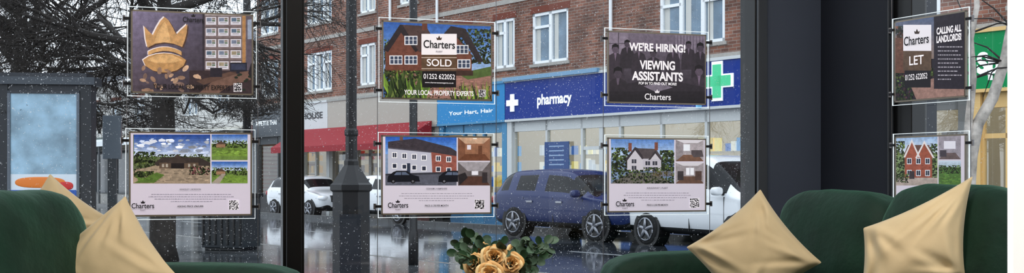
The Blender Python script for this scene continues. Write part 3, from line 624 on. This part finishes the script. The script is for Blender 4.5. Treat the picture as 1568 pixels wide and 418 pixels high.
# ------------------------------------------------------------- cars
tyre=mat('tyre_rubber',(22,22,24),.7); rim=mat('alloy_rim',(150,152,158),.3,metal=.8); cgl=mat('car_glass',(16,21,27),.12,spec=.35); dk=mat('car_trim_black',(16,17,19),.4)
hl=mat('headlight_clear',(225,230,236),.1,coat=1,emit=.15); tl=mat('taillight_red',(150,20,22),.2,coat=1); plate=mat('number_plate',(235,235,225),.4,emit=.1)
def car(name,loc,rz,st,paint,wb,wr,hw,L,glassI,wsI,H,sideskip=()):
    E=empty(name,loc,rz); mb=MB(); vs=[]
    for (x,zb,zl,zt,w_,wt) in st:
        h=[(0,zb),(w_*.8,zb),(w_*.97,zb+.12),(w_,(zb+zl)/2+.05),(w_*.985,zl-.03),(w_*.95,zl),(wt+.02,zt-.07),(wt*.86,zt-.01),(0,zt)]
        ring=[(x,-y,z) for y,z in h]+[(x,y,z) for y,z in h[-2:0:-1]]
        vs.append(ring)
    n=len(vs[0]); V=[p for r in vs for p in r]
    P={}
    for i in range(len(vs)-1):
        for j in range(n):
            f=(i*n+j,i*n+(j+1)%n,(i+1)*n+(j+1)%n,(i+1)*n+j)
            s_=min(j,n-1-j)
            m=paint
            if s_==5 and i in glassI: m=cgl
            if i in wsI and s_ in (6,7): m=cgl
            if s_ in (0,1): m=dk
            P.setdefault(m.name,(m,[]))[1].append(f)
    P[paint.name][1].append(tuple(range(n-1,-1,-1))); P[paint.name][1].append(tuple((len(vs)-1)*n+k for k in range(n)))
    mb.v=[tuple(p) for p in V]
    for k,(m,fl_) in P.items():
        q=mb.M(m)
        for f in fl_: mb.f.append(list(f)); mb.mi.append(q); mb.sm.append(True); mb.col.append((1,1,1,1))
    mb.build('body',parent=E,sub=2)
    w=MB()
    for x in (-wb/2,wb/2):
        for sg in (-1,1):
            y=sg*hw
            w.cyl((x,y-sg*.3,wr),(x,y+sg*.004,wr+.01),wr+.07,dk,28)
            w.tube([(x,y-sg*.22,wr),(x,y+sg*.0,wr),(x,y+sg*.025,wr),(x,y+sg*.03,wr)],[wr,wr,wr*.94,wr*.8],tyre,28)
            w.cyl((x,y+sg*.02,wr),(x,y+sg*.034,wr),wr*.66,dk,24)
            w.tube([(x+wr*.68*math.cos(a),y+sg*.036,wr+wr*.68*math.sin(a)) for a in [k*math.pi/12 for k in range(25)]],.018,rim,6)
            for k in range(5):
                a=k*2*math.pi/5+.3; c,s_=math.cos(a),math.sin(a)
                w.tube([(x,y+sg*.042,wr),(x+c*wr*.66,y+sg*.038,wr+s_*wr*.66)],[.05,.03],rim,6)
            w.cyl((x,y+sg*.03,wr),(x,y+sg*.06,wr),.05,rim,12)
    w.build('wheels',parent=E)
    return E
SUV=[(-2.28,.48,.90,.94,.74,.60),(-2.24,.36,.98,1.04,.84,.66),(-2.12,.28,1.03,1.30,.91,.66),(-1.95,.25,1.04,1.52,.93,.66),(-1.6,.24,1.04,1.60,.94,.67),(-1.5,.24,1.04,1.61,.94,.67),(-.55,.24,1.02,1.64,.94,.68),(-.45,.24,1.02,1.64,.94,.68),(.25,.24,1.0,1.60,.94,.67),(.38,.24,1.0,1.55,.94,.66),(1.0,.24,.99,1.14,.94,.68),(1.12,.24,.98,1.05,.94,.72),(1.9,.25,.90,.98,.92,.72),(2.15,.27,.82,.90,.88,.68),(2.27,.34,.72,.78,.80,.60),(2.30,.42,.64,.68,.70,.5)]
blue=mat('car_paint_navy',(14,38,92),.35,metal=0,coat=.25); whitep=mat('car_paint_white',(222,225,228),.25,coat=1.0)
def place(px,d): return ((px-784)/1568*d,d)
def detail(E,L,hw,zb,H,hood,mx=0.75,grille=True,belt=1.0,handles=(-.9,.1),paint=None):
    m=MB(); f=L/2
    for sg in (-1,1):
        m.soft((f-.13,sg*hw*.78,hood-.16),(.30,.36,.17),hl,3,6,Matrix.Rotation(-sg*.45,3,'Z'))
        m.soft((-f+.08,sg*hw*.82,belt-.12),(.16,.3,.2),tl,3,6)
        m.soft((mx,sg*(hw+.13),belt+.06),(.16,.26,.17),paint,3,6)
        m.box(mx-.03,mx+.03,sg*(hw-.06)-.04,sg*(hw-.06)+.12 if sg>0 else sg*(hw-.06)+.04,belt-.02,belt+.04,dk)
        for hx in handles: 
            m.box(hx,hx+.2,sg*(hw+.005)-.02,sg*(hw+.005)+.02,belt-.16,belt-.12,rim)
        for dx in (-1.02,-.02,.95): m.box(dx-.006,dx+.006,sg*(hw-.015)-.012,sg*(hw-.015)+.012,.35,belt-.05,dk)
        m.soft((f-.12,sg*hw*.7,.38),(.14,.26,.1),dk,4,6)
    m.box(f-.12,f+.03,-.42,.42,.58,.8,dk)
    for k in range(4): m.box(f-.05,f+.04,-.4,.4,.61+k*.05,.625+k*.05,rim)
    m.box(f-.03,f+.05,-.26,.26,.44,.55,plate); m.box(f-.2,f+.01,-.6,.6,.26,.38,dk)
    m.cyl((f+.0,0,.7),(f+.055,0,.7),.09,rim,16)
    m.build('trim',parent=E)
st_th=ST.th
def carpos(px,d,hw,th,back):
    u=Vector((math.cos(th),math.sin(th))); nn=Vector((-math.sin(th),math.cos(th))); p=Vector(place(px,d))
    return p+u*back+nn*hw
c=carpos(787,24.6,.93,st_th,1.36)
E=car('car',(c.x,c.y,RZ),st_th,SUV,blue,2.72,.36,.93,4.6,(3,5,7,8,9),(2,3,9,10),1.64); detail(E,4.6,.93,.24,1.64,.95,.85,paint=blue)
VAN=[(-2.2,.48,.95,1.0,.80,.7),(-2.17,.34,1.1,1.5,.88,.74),(-2.1,.26,1.15,1.78,.92,.76),(-1.9,.24,1.15,1.88,.93,.76),(-.7,.24,1.14,1.92,.93,.76),(-.6,.24,1.14,1.92,.93,.76),(.3,.24,1.10,1.88,.93,.74),(.42,.24,1.10,1.82,.93,.73),(1.05,.24,1.08,1.34,.92,.72),(1.2,.24,1.05,1.19,.92,.74),(1.8,.25,.98,1.06,.9,.72),(2.05,.27,.88,.97,.86,.68),(2.17,.34,.76,.82,.8,.6),(2.2,.42,.66,.7,.7,.5)]
vth=math.radians(-57)
c=carpos(990,21.5,.92,vth,1.3)
E=car('van',(c.x,c.y,RZ),vth,VAN,whitep,2.6,.34,.92,4.4,(5,6,7),(7,8),1.86); detail(E,4.4,.92,.24,1.86,1.02,.9,belt=1.1,handles=(.1,),paint=whitep)
HB=[(-2.0,.48,.88,.92,.72,.58),(-1.97,.34,.95,1.05,.8,.62),(-1.85,.26,1.0,1.35,.86,.62),(-1.65,.24,1.0,1.46,.88,.62),(-1.3,.24,1.0,1.5,.88,.62),(-.5,.24,.98,1.53,.88,.63),(-.4,.24,.98,1.53,.88,.63),(.25,.24,.97,1.48,.88,.62),(.35,.24,.97,1.44,.88,.62),(1.0,.24,.96,1.05,.88,.66),(1.1,.24,.94,.99,.88,.68),(1.7,.25,.86,.92,.86,.66),(1.9,.27,.76,.82,.8,.6),(2.0,.36,.66,.7,.7,.5)]
c=carpos(425,37.5,.87,st_th,1.0)
E=car('car',(c.x,c.y,RZ),st_th,HB,whitep,2.5,.32,.87,4.0,(3,4,6,7),(2,3,8),1.53); detail(E,4.0,.87,.24,1.53,.88,.75,belt=.97,paint=whitep)
c=carpos(548,33.0,.87,st_th,1.0)
E=car('car',(c.x,c.y,RZ),st_th,HB,whitep,2.5,.32,.87,4.0,(3,4,6,7),(2,3,8),1.53); detail(E,4.0,.87,.24,1.53,.88,.75,belt=.97,paint=whitep)
# ------------------------------------------------------------- street furniture
iron=mat('cast_iron_black',(22,24,29),.4)
x,y=place(538,10); mb=MB()
def ngon(mb,prof,m,n=8,c=(0,0)):
    vs=[];fs=[]
    for r,z in prof:
        for k in range(n):
            t=2*math.pi*(k+.5)/n; vs.append((c[0]+r*math.cos(t),c[1]+r*math.sin(t),z))
    for i in range(len(prof)-1):
        for k in range(n): fs.append((i*n+k,i*n+(k+1)%n,(i+1)*n+(k+1)%n,(i+1)*n+k))
    fs.append(tuple((len(prof)-1)*n+k for k in range(n))); mb.add(vs,fs,m)
ngon(mb,[(.23,PZ),(.23,PZ+.1),(.19,PZ+.14),(.19,.76),(.215,.78),(.215,.83),(.19,.85),(.075,1.02),(.075,1.06),(.06,1.08),(.06,1.3),(.07,1.32),(.07,1.36),(.055,1.38),(.05,5.0)],iron)
mb.box(-.1,.1,-.195,-.18,PZ+.35,.55,mat('iron_panel',(36,40,48),.4)); mb.build('lamp_post',(x,y,0),.1)
x,y=place(633,15.3); mb=MB(); mb.tube([(0,0,PZ),(0,0,PZ+.5),(0,0,PZ+.52),(0,0,5)],[.075,.075,.06,.06],iron,12); mb.build('sign_post',(x,y,0))
x,y=place(378,20); mb=MB(); mb.tube([(0,0,PZ),(0,0,6)],[.085,.07],iron,12); mb.build('sign_post',(x,y,0))
x,y=place(354,18.5); mb=MB(); mb.box(-.42,.42,-.3,.3,PZ+.05,.55,mat('bin_dark',(48,54,60),.5)); mb.box(-.46,.46,-.34,.34,.55,.62,iron); mb.box(-.38,.38,-.26,.26,PZ,PZ+.05,iron)
for k in range(7): mb.box(-.4+k*.125,-.36+k*.125,-.32,-.3,PZ+.1,.5,iron)
mb.build('litter_bin',(x,y,0),-.3,bevel=.01)
x,y=place(72,15); K=MB(); kf=mat('kiosk_frame',(46,50,58),.4); 
K.box(-.66,.66,-.12,.12,PZ,2.25,kf); K.box(-.72,.72,-.2,.2,2.25,2.36,mat('kiosk_cap',(70,76,84),.4)); K.box(-.6,.6,-.16,.16,2.36,2.42,kf)
K.box(.48,.66,-.14,-.12,PZ,2.25,mat('kiosk_side',(34,38,44),.4)); K.box(-.66,-.5,-.14,-.12,PZ,2.25,mat('kiosk_side',(34,38,44),.4))
pa=mat('kiosk_poster',(134,160,176),.12,noise=.45,nscale=3,emit=.12)
K.box(-.46,.46,-.14,-.12,.95,2.12,pa); K.box(-.46,.46,-.14,-.12,.62,.95,mat('kiosk_ad_white',(215,222,228),.3))
K.soft((-.05,-.14,.83),(.7,.02,.16),mat('kiosk_ad_orange',(222,128,50),.4),2.5,8); K.box(-.46,.46,-.15,-.14,.62,.72,mat('kiosk_ad_blue',(40,90,170),.4)); K.soft((.3,-.145,.78),(.22,.02,.12),mat('kiosk_ad_red',(200,50,50),.4),2.5,6)
for a,b in ((-.5,-.46),(.46,.5)): K.box(a,b,-.16,-.12,.3,2.16,mat('kiosk_trim',(96,102,110),.3,metal=.5))
K.box(-.5,.5,-.16,-.12,2.12,2.16,kf); K.box(-.5,.5,-.16,-.12,.56,.62,kf)
K.build('advertising_kiosk',(x,y,0),.12,bevel=.008)
x,y=place(172,16.5); mb=MB(); mb.box(-.07,.07,-.05,.05,PZ,1.9,mat('post_grey',(90,94,98),.4)); mb.box(-.14,.14,-.06,.06,1.2,1.9,mat('ticket_face',(130,140,150),.3)); mb.build('parking_meter',(x,y,0),.2,bevel=.01)
bark=mat('bark_dark',(54,50,48),.8,noise=.35,nscale=15)
def tree(name,loc,rad,trunk,limbs,seed,m,lv=4,L=1.9,droop=.12,flat=1.0,nk=6):
    random.seed(seed); mb=MB()
    mb.tube([(0,0,PZ),(0,0,PZ+.25),(.02,0,trunk*.5),(0,.02,trunk),(.03,0,trunk+1.2),(0,0,trunk+2.6)],[rad*1.35,rad*1.05,rad,rad*.9,rad*.6,rad*.3],m,12)
    def br(p,d,l,r,k):
        pts=[p]; rs=[r]; q=p.copy(); dd=d.copy(); ns=4 if k>0 else 3
        for i in range(ns):
            dd=(dd+Vector((random.uniform(-.3,.3),random.uniform(-.3,.3),random.uniform(-.25,.22)-droop*(1 if k<3 else 0)))).normalized()
            if q.z<1.9 and dd.z<0: dd.z=abs(dd.z)*.5
            q=q+dd*(l/ns); pts.append(q.copy()); rs.append(max(r*(1-.7*(i+1)/ns),.0035))
        mb.tube(pts,rs,m,5 if k>=2 else 3,False)
        if k>0:
            for c in range(5 if k>=2 else nk):
                f=random.uniform(.2,1); i=min(int(f*ns),ns-1); pp=pts[i].lerp(pts[i+1],f*ns-i)
                nd=(dd+Vector((random.uniform(-1,1),random.uniform(-1,1),random.uniform(-.6,.8)))*.95).normalized()
                br(pp,nd,l*random.uniform(.5,.7),rs[i]*.6,k-1)
    for i in range(limbs):
        a=2*math.pi*i/limbs+random.uniform(-.3,.3); z=trunk+random.uniform(-.5,2.0)
        br(Vector((0,0,z)),Vector((math.cos(a),math.sin(a)*flat,random.uniform(.2,.8))).normalized(),L*random.uniform(.8,1.2),rad*.45,lv)
    return mb.build(name,loc)
x,y=place(249,16); tree('bare_tree',(x,y,0),.19,2.2,9,3,bark,4,2.3)
x,y=place(30,21); tree('bare_tree',(x,y,0),.24,2.6,13,11,bark,4,3.0,nk=7)
random.seed(5); birch=mat('birch_bark',(176,168,160),.7,noise=.45,nscale=9)
mb=MB(); d=11
def bp(px,py,dd=d): return ((px-784)/1568*dd,dd,CZ+(272-py)/1568*dd)
mb.tube([bp(1478,460),bp(1480,330),bp(1486,240),bp(1497,190),bp(1520,150),bp(1538,95),bp(1548,40),bp(1562,-40),bp(1580,-200)],[.085,.075,.07,.062,.058,.052,.045,.04,.03],birch,10)
mb.tube([bp(1484,260),bp(1482,200),bp(1490,120),bp(1486,60),bp(1496,10),bp(1490,-120)],[.05,.045,.04,.035,.03,.02],birch,8)
for i in range(24):
    px,py=random.choice([(1490,120),(1538,95),(1548,40),(1488,50)]); p0=Vector(bp(px,py)); dv=Vector((random.uniform(-1,1),random.uniform(-.6,.6),random.uniform(-.2,1))).normalized()
    mb.tube([p0,p0+dv*.25+Vector((0,0,.03)),p0+dv*.6+Vector((random.uniform(-.1,.1),0,-.05))],[.012,.008,.003],bark,4,False)
mb.build('birch_tree')
random.seed(21)
# ------------------------------------------------------------- sofas
velvet=mat('velvet_green',(12,52,36),.7,noise=.25,nscale=9,bump=.2,bscale=25,sheen=.9)
velvd=mat('velvet_piping',(8,32,22),.7,sheen=.4); wood=mat('sofa_leg_wood',(60,42,30),.4)
def ringpipe(mb,c,sx,sz,y,m,mtx=None,p=5):
    pts=[]
    for k in range(49):
        a=2*math.pi*k/48; ca,sa=math.cos(a),math.sin(a); l=(abs(ca)**p+abs(sa)**p)**(1/p)
        v=Vector((ca/l*sx/2,y,sa/l*sz/2)); 
        if mtx: v=mtx@v
        pts.append(v+Vector(c))
    mb.tube(pts,.006,m,6,False)
def sofa(name,loc,rz,length,ztop,armz=.6,arms=('L',)):
    s=MB()
    s.soft((length/2,-.28,.30),(length+.1,.84,.24),velvet,9,12)
    s.soft((length/2,.20,.42),(length+.08,.16,.62),velvet,8,12)
    n=2
    for i in range(n):
        x=length*(i+.5)/n; w=length/n
        s.soft((x,-.32,.44),(w*1.0,.70,.16),velvet,5,12,wr=.02,seed=i)
        zt=ztop[i]; h=zt-.47
        rx=Matrix.Rotation(-.16,3,'X')
        s.soft((x,.02,.47+h/2),(w*1.05,.24,h+.02),velvet,3.6,20,rx,wr=.05,seed=i*7+1)
        ringpipe(s,(x,.02,.47+h/2),w*1.0,h*.96,-.055,velvd,rx,3.8)
    for a in arms:
        xx=-.1 if a=='L' else length+.1
        s.soft((xx,-.26,(armz+.16)/2),(.2,.95,armz-.14),velvet,6,14,wr=.012)
    for lx in (0.02,length-.02):
        for ly in (-.6,.18): s.cyl((lx,ly,0),(lx,ly,.2),.018,wood,10,.026)
    return s.build(name,loc,rz)
sth=math.atan2(-.937,.35)
sofa('sofa',(1.06,3.93,0),sth,1.13,(.845,.865),armz=.61)
sofa('sofa',(-1.47,2.06,0),math.radians(86),1.16,(.85,.85),armz=.615,arms=('R',))
cm=mat('pillow_cream',(214,194,156),.8,noise=.06,nscale=5,bump=.12,bscale=10,sheen=.35)
def pillow(px,py,d,S,roll,pitch,yaw,seed=0,Tk=.10,shear=0.0,sx=1.0):
    n=36; vs=[];fs=[]
    rnd=random.Random(seed); cre=[]
    for (cu,cv) in ((1,1),(-1,1),(1,-1),(-1,-1)):
        base_a=math.atan2(-cv,-cu)
        for q in range(4): cre.append((cu,cv,base_a+rnd.uniform(-.65,.65),rnd.uniform(.5,1.2),rnd.uniform(.007,.014)))
    def pt(u,v,sg):
        x=S/2*u*(1-.09*(1-v*v)); z=S/2*v*(1-.09*(1-u*u)); th=((1-u*u)*(1-v*v))
        y=sg*Tk*(max(th,0)**.42)
        k=min(1,th*4)
        for cu,cv,ca,ln,am in cre:
            dx,dz=u-cu,v-cv; al=dx*math.cos(ca)+dz*math.sin(ca); pe_=-dx*math.sin(ca)+dz*math.cos(ca)
            if al>0:
                y-=sg*am*math.exp(-(pe_/.07)**2)*math.exp(-((al-.5)/(ln*.6))**2)*k
                y+=sg*am*.7*math.exp(-((pe_-.13)/.08)**2)*math.exp(-((al-.5)/(ln*.6))**2)*k
        y+=sg*.008*mnoise.noise(Vector((u*1.6+seed,v*1.8,sg)))*k
        z+=shear*x; x*=sx
        return (x,y,z)
    for sg in (-1,1):
        o=len(vs)
        for i in range(n+1):
            for j in range(n+1): vs.append(pt(-1+2*i/n,-1+2*j/n,sg))
        for i in range(n):
            for j in range(n):
                a=o+i*(n+1)+j; q=(a,a+n+1,a+n+2,a+1); fs.append(q if sg<0 else q[::-1])
    mb=MB(); mb.add(vs,fs,cm,True)
    x=(px-784)/1568*d; z=CZ+(272-py)/1568*d
    M=Matrix.Translation((x,d,z))@Matrix.Rotation(yaw,4,'Z')@Matrix.Rotation(pitch,4,'X')@Matrix.Rotation(roll,4,'Y')
    ob=mb.build('throw_pillow',mtx=M,sub=1)
R=math.radians
pillow(1152,390,3.55,.33,R(50),R(-12),R(-22),1,.085)
pillow(1398,384,3.02,.29,R(4),R(-10),R(-25),8,.085,shear=.62)
pillow(92,362,3.36,.30,R(38),R(-12),R(30),12,.08)
pillow(168,414,3.10,.33,R(49),R(-14),R(-12),15,.085)
# ------------------------------------------------------------- flowers, vase, table
random.seed(9)
fx,fy=(765-784)/1568*2.6,2.6
mb=MB(); mb.lathe((0,0,0),[(0,.44),(.55,.44),(.56,.455),(.55,.47),(0,.47)],mat('table_top_walnut',(92,64,44),.3,noise=.2,nscale=5),48)
for k in range(3): a=k*2.09+.5; mb.cyl((.42*math.cos(a),.42*math.sin(a),0),(.3*math.cos(a),.3*math.sin(a),.45),.018,black,12)
mb.build('coffee_table',(fx,fy-.1,0))
mb=MB(); mb.lathe((0,0,.47),[(0,0),(.05,.0),(.065,.04),(.062,.12),(.04,.19),(.045,.21),(.04,.21),(.035,.19),(.03,.1)],mat('vase_white',(225,222,215),.3),28); mb.build('vase',(fx,fy,0))
F=MB(); pet=mat('rose_cream',(238,212,160),.6,noise=.12,nscale=30); pet2=mat('rose_blush',(226,182,120),.6,noise=.12,nscale=30); lf1=mat('eucalyptus_green',(84,110,90),.55,noise=.2,nscale=30); lf2=mat('leaf_dark_green',(46,80,52),.5,noise=.2,nscale=30); stm=mat('stem_green',(70,88,50),.6)
def fpos(px,py,dd=0): return Vector(((px-784)/1568*(2.6+dd)-fx,dd,CZ+(272-py)/1568*(2.6+dd)))
def rose(c,R0,ax,m,m2):
    ax=ax.normalized(); q=Vector((0,0,1)).rotation_difference(ax)
    N=18
    for k in range(N):
        f=k/(N-1); a=k*2.4; rin=R0*(.06+.45*f); rout=R0*(.14+.95*f**1.1); h=R0*(.95-.75*f); wd=.75+.25*f
        vs=[];fs=[]; nu,nv=8,5
        for i in range(nu+1):
            for j in range(nv+1):
                u=-1+2*i/nu; v=j/nv
                ang=a+u*wd; e_=math.sqrt(max(0,1-(abs(u)**3)*.35))
                rr=rin+(rout-rin)*(v**1.6)*e_; rr+=R0*.05*math.sin(5*u+k)*v
                zz=-R0*.4+(h+R0*.4)*math.sin(min(1.57,v*1.5))*e_-(R0*.18*f*max(0,v-.75)*4)
                vs.append(c+q@Vector((rr*math.cos(ang),rr*math.sin(ang),zz)))
        for i in range(nu):
            for j in range(nv): b=i*(nv+1)+j; fs.append((b,b+nv+1,b+nv+2,b+1))
        F.add(vs,fs,m if k%2 else m2,True)
for (px,py,dd,R0) in ((757,394,-.05,.034),(727,404,-.01,.030),(783,404,-.05,.032),(750,420,-.10,.034),(790,386,.03,.024),(738,384,.04,.024)):
    c=fpos(px,py,dd); rose(c,R0,Vector((c.x*4,-1,.25)),pet,pet2); F.tube([(0,0,.6),c*.5+Vector((0,0,.3)),c],.0025,stm,5)
def leaf(c,d,up,s,m,ratio=.8):
    d=d.normalized(); sd=d.cross(up).normalized(); nn=sd.cross(d)
    vs=[c]; n=10
    for k in range(n):
        t=2*math.pi*k/n; vs.append(c+d*(s*.5*(1-math.cos(t)))+sd*(s*.5*ratio*math.sin(t))+nn*(.12*s*abs(math.sin(t))))
    vs[0]=c+d*s*.5-nn*.02*s
    F.add(vs,[(0,1+k,1+(k+1)%n) for k in range(n)],m,True)
base=fpos(765,440)
sprigs=[(702,374),(712,364),(718,390),(738,366),(752,376),(812,366),(838,384),(826,374),(806,390),(822,404),(770,374),(702,402),(797,374),(726,362),(840,370),(812,412),(700,388),(830,394),(818,380)]
for i,(px,py) in enumerate(sprigs):
    tip=fpos(px,py,random.uniform(-.06,.06)); mid=base.lerp(tip,.55)+Vector((0,0,.015)); F.tube([base,base.lerp(mid,.5),mid,mid.lerp(tip,.5)+Vector((0,0,.004)),tip],.0015,stm,4)
    for k in range(9):
        f=.35+.65*k/8; c=mid.lerp(tip,(f-.5)*2) if f>.5 else base.lerp(mid,f*2)
        dr=(tip-mid).normalized(); sd=Vector((random.uniform(-1,1),random.uniform(-.8,.3),random.uniform(-.6,1)))
        leaf(c,(dr*.5+sd).normalized(),Vector((random.uniform(-.4,.4),-1,random.uniform(0,.8))),random.uniform(.018,.03),lf1 if (i+k)%3 else lf2,.8)
F.build('flower_bouquet',(fx,fy,0))
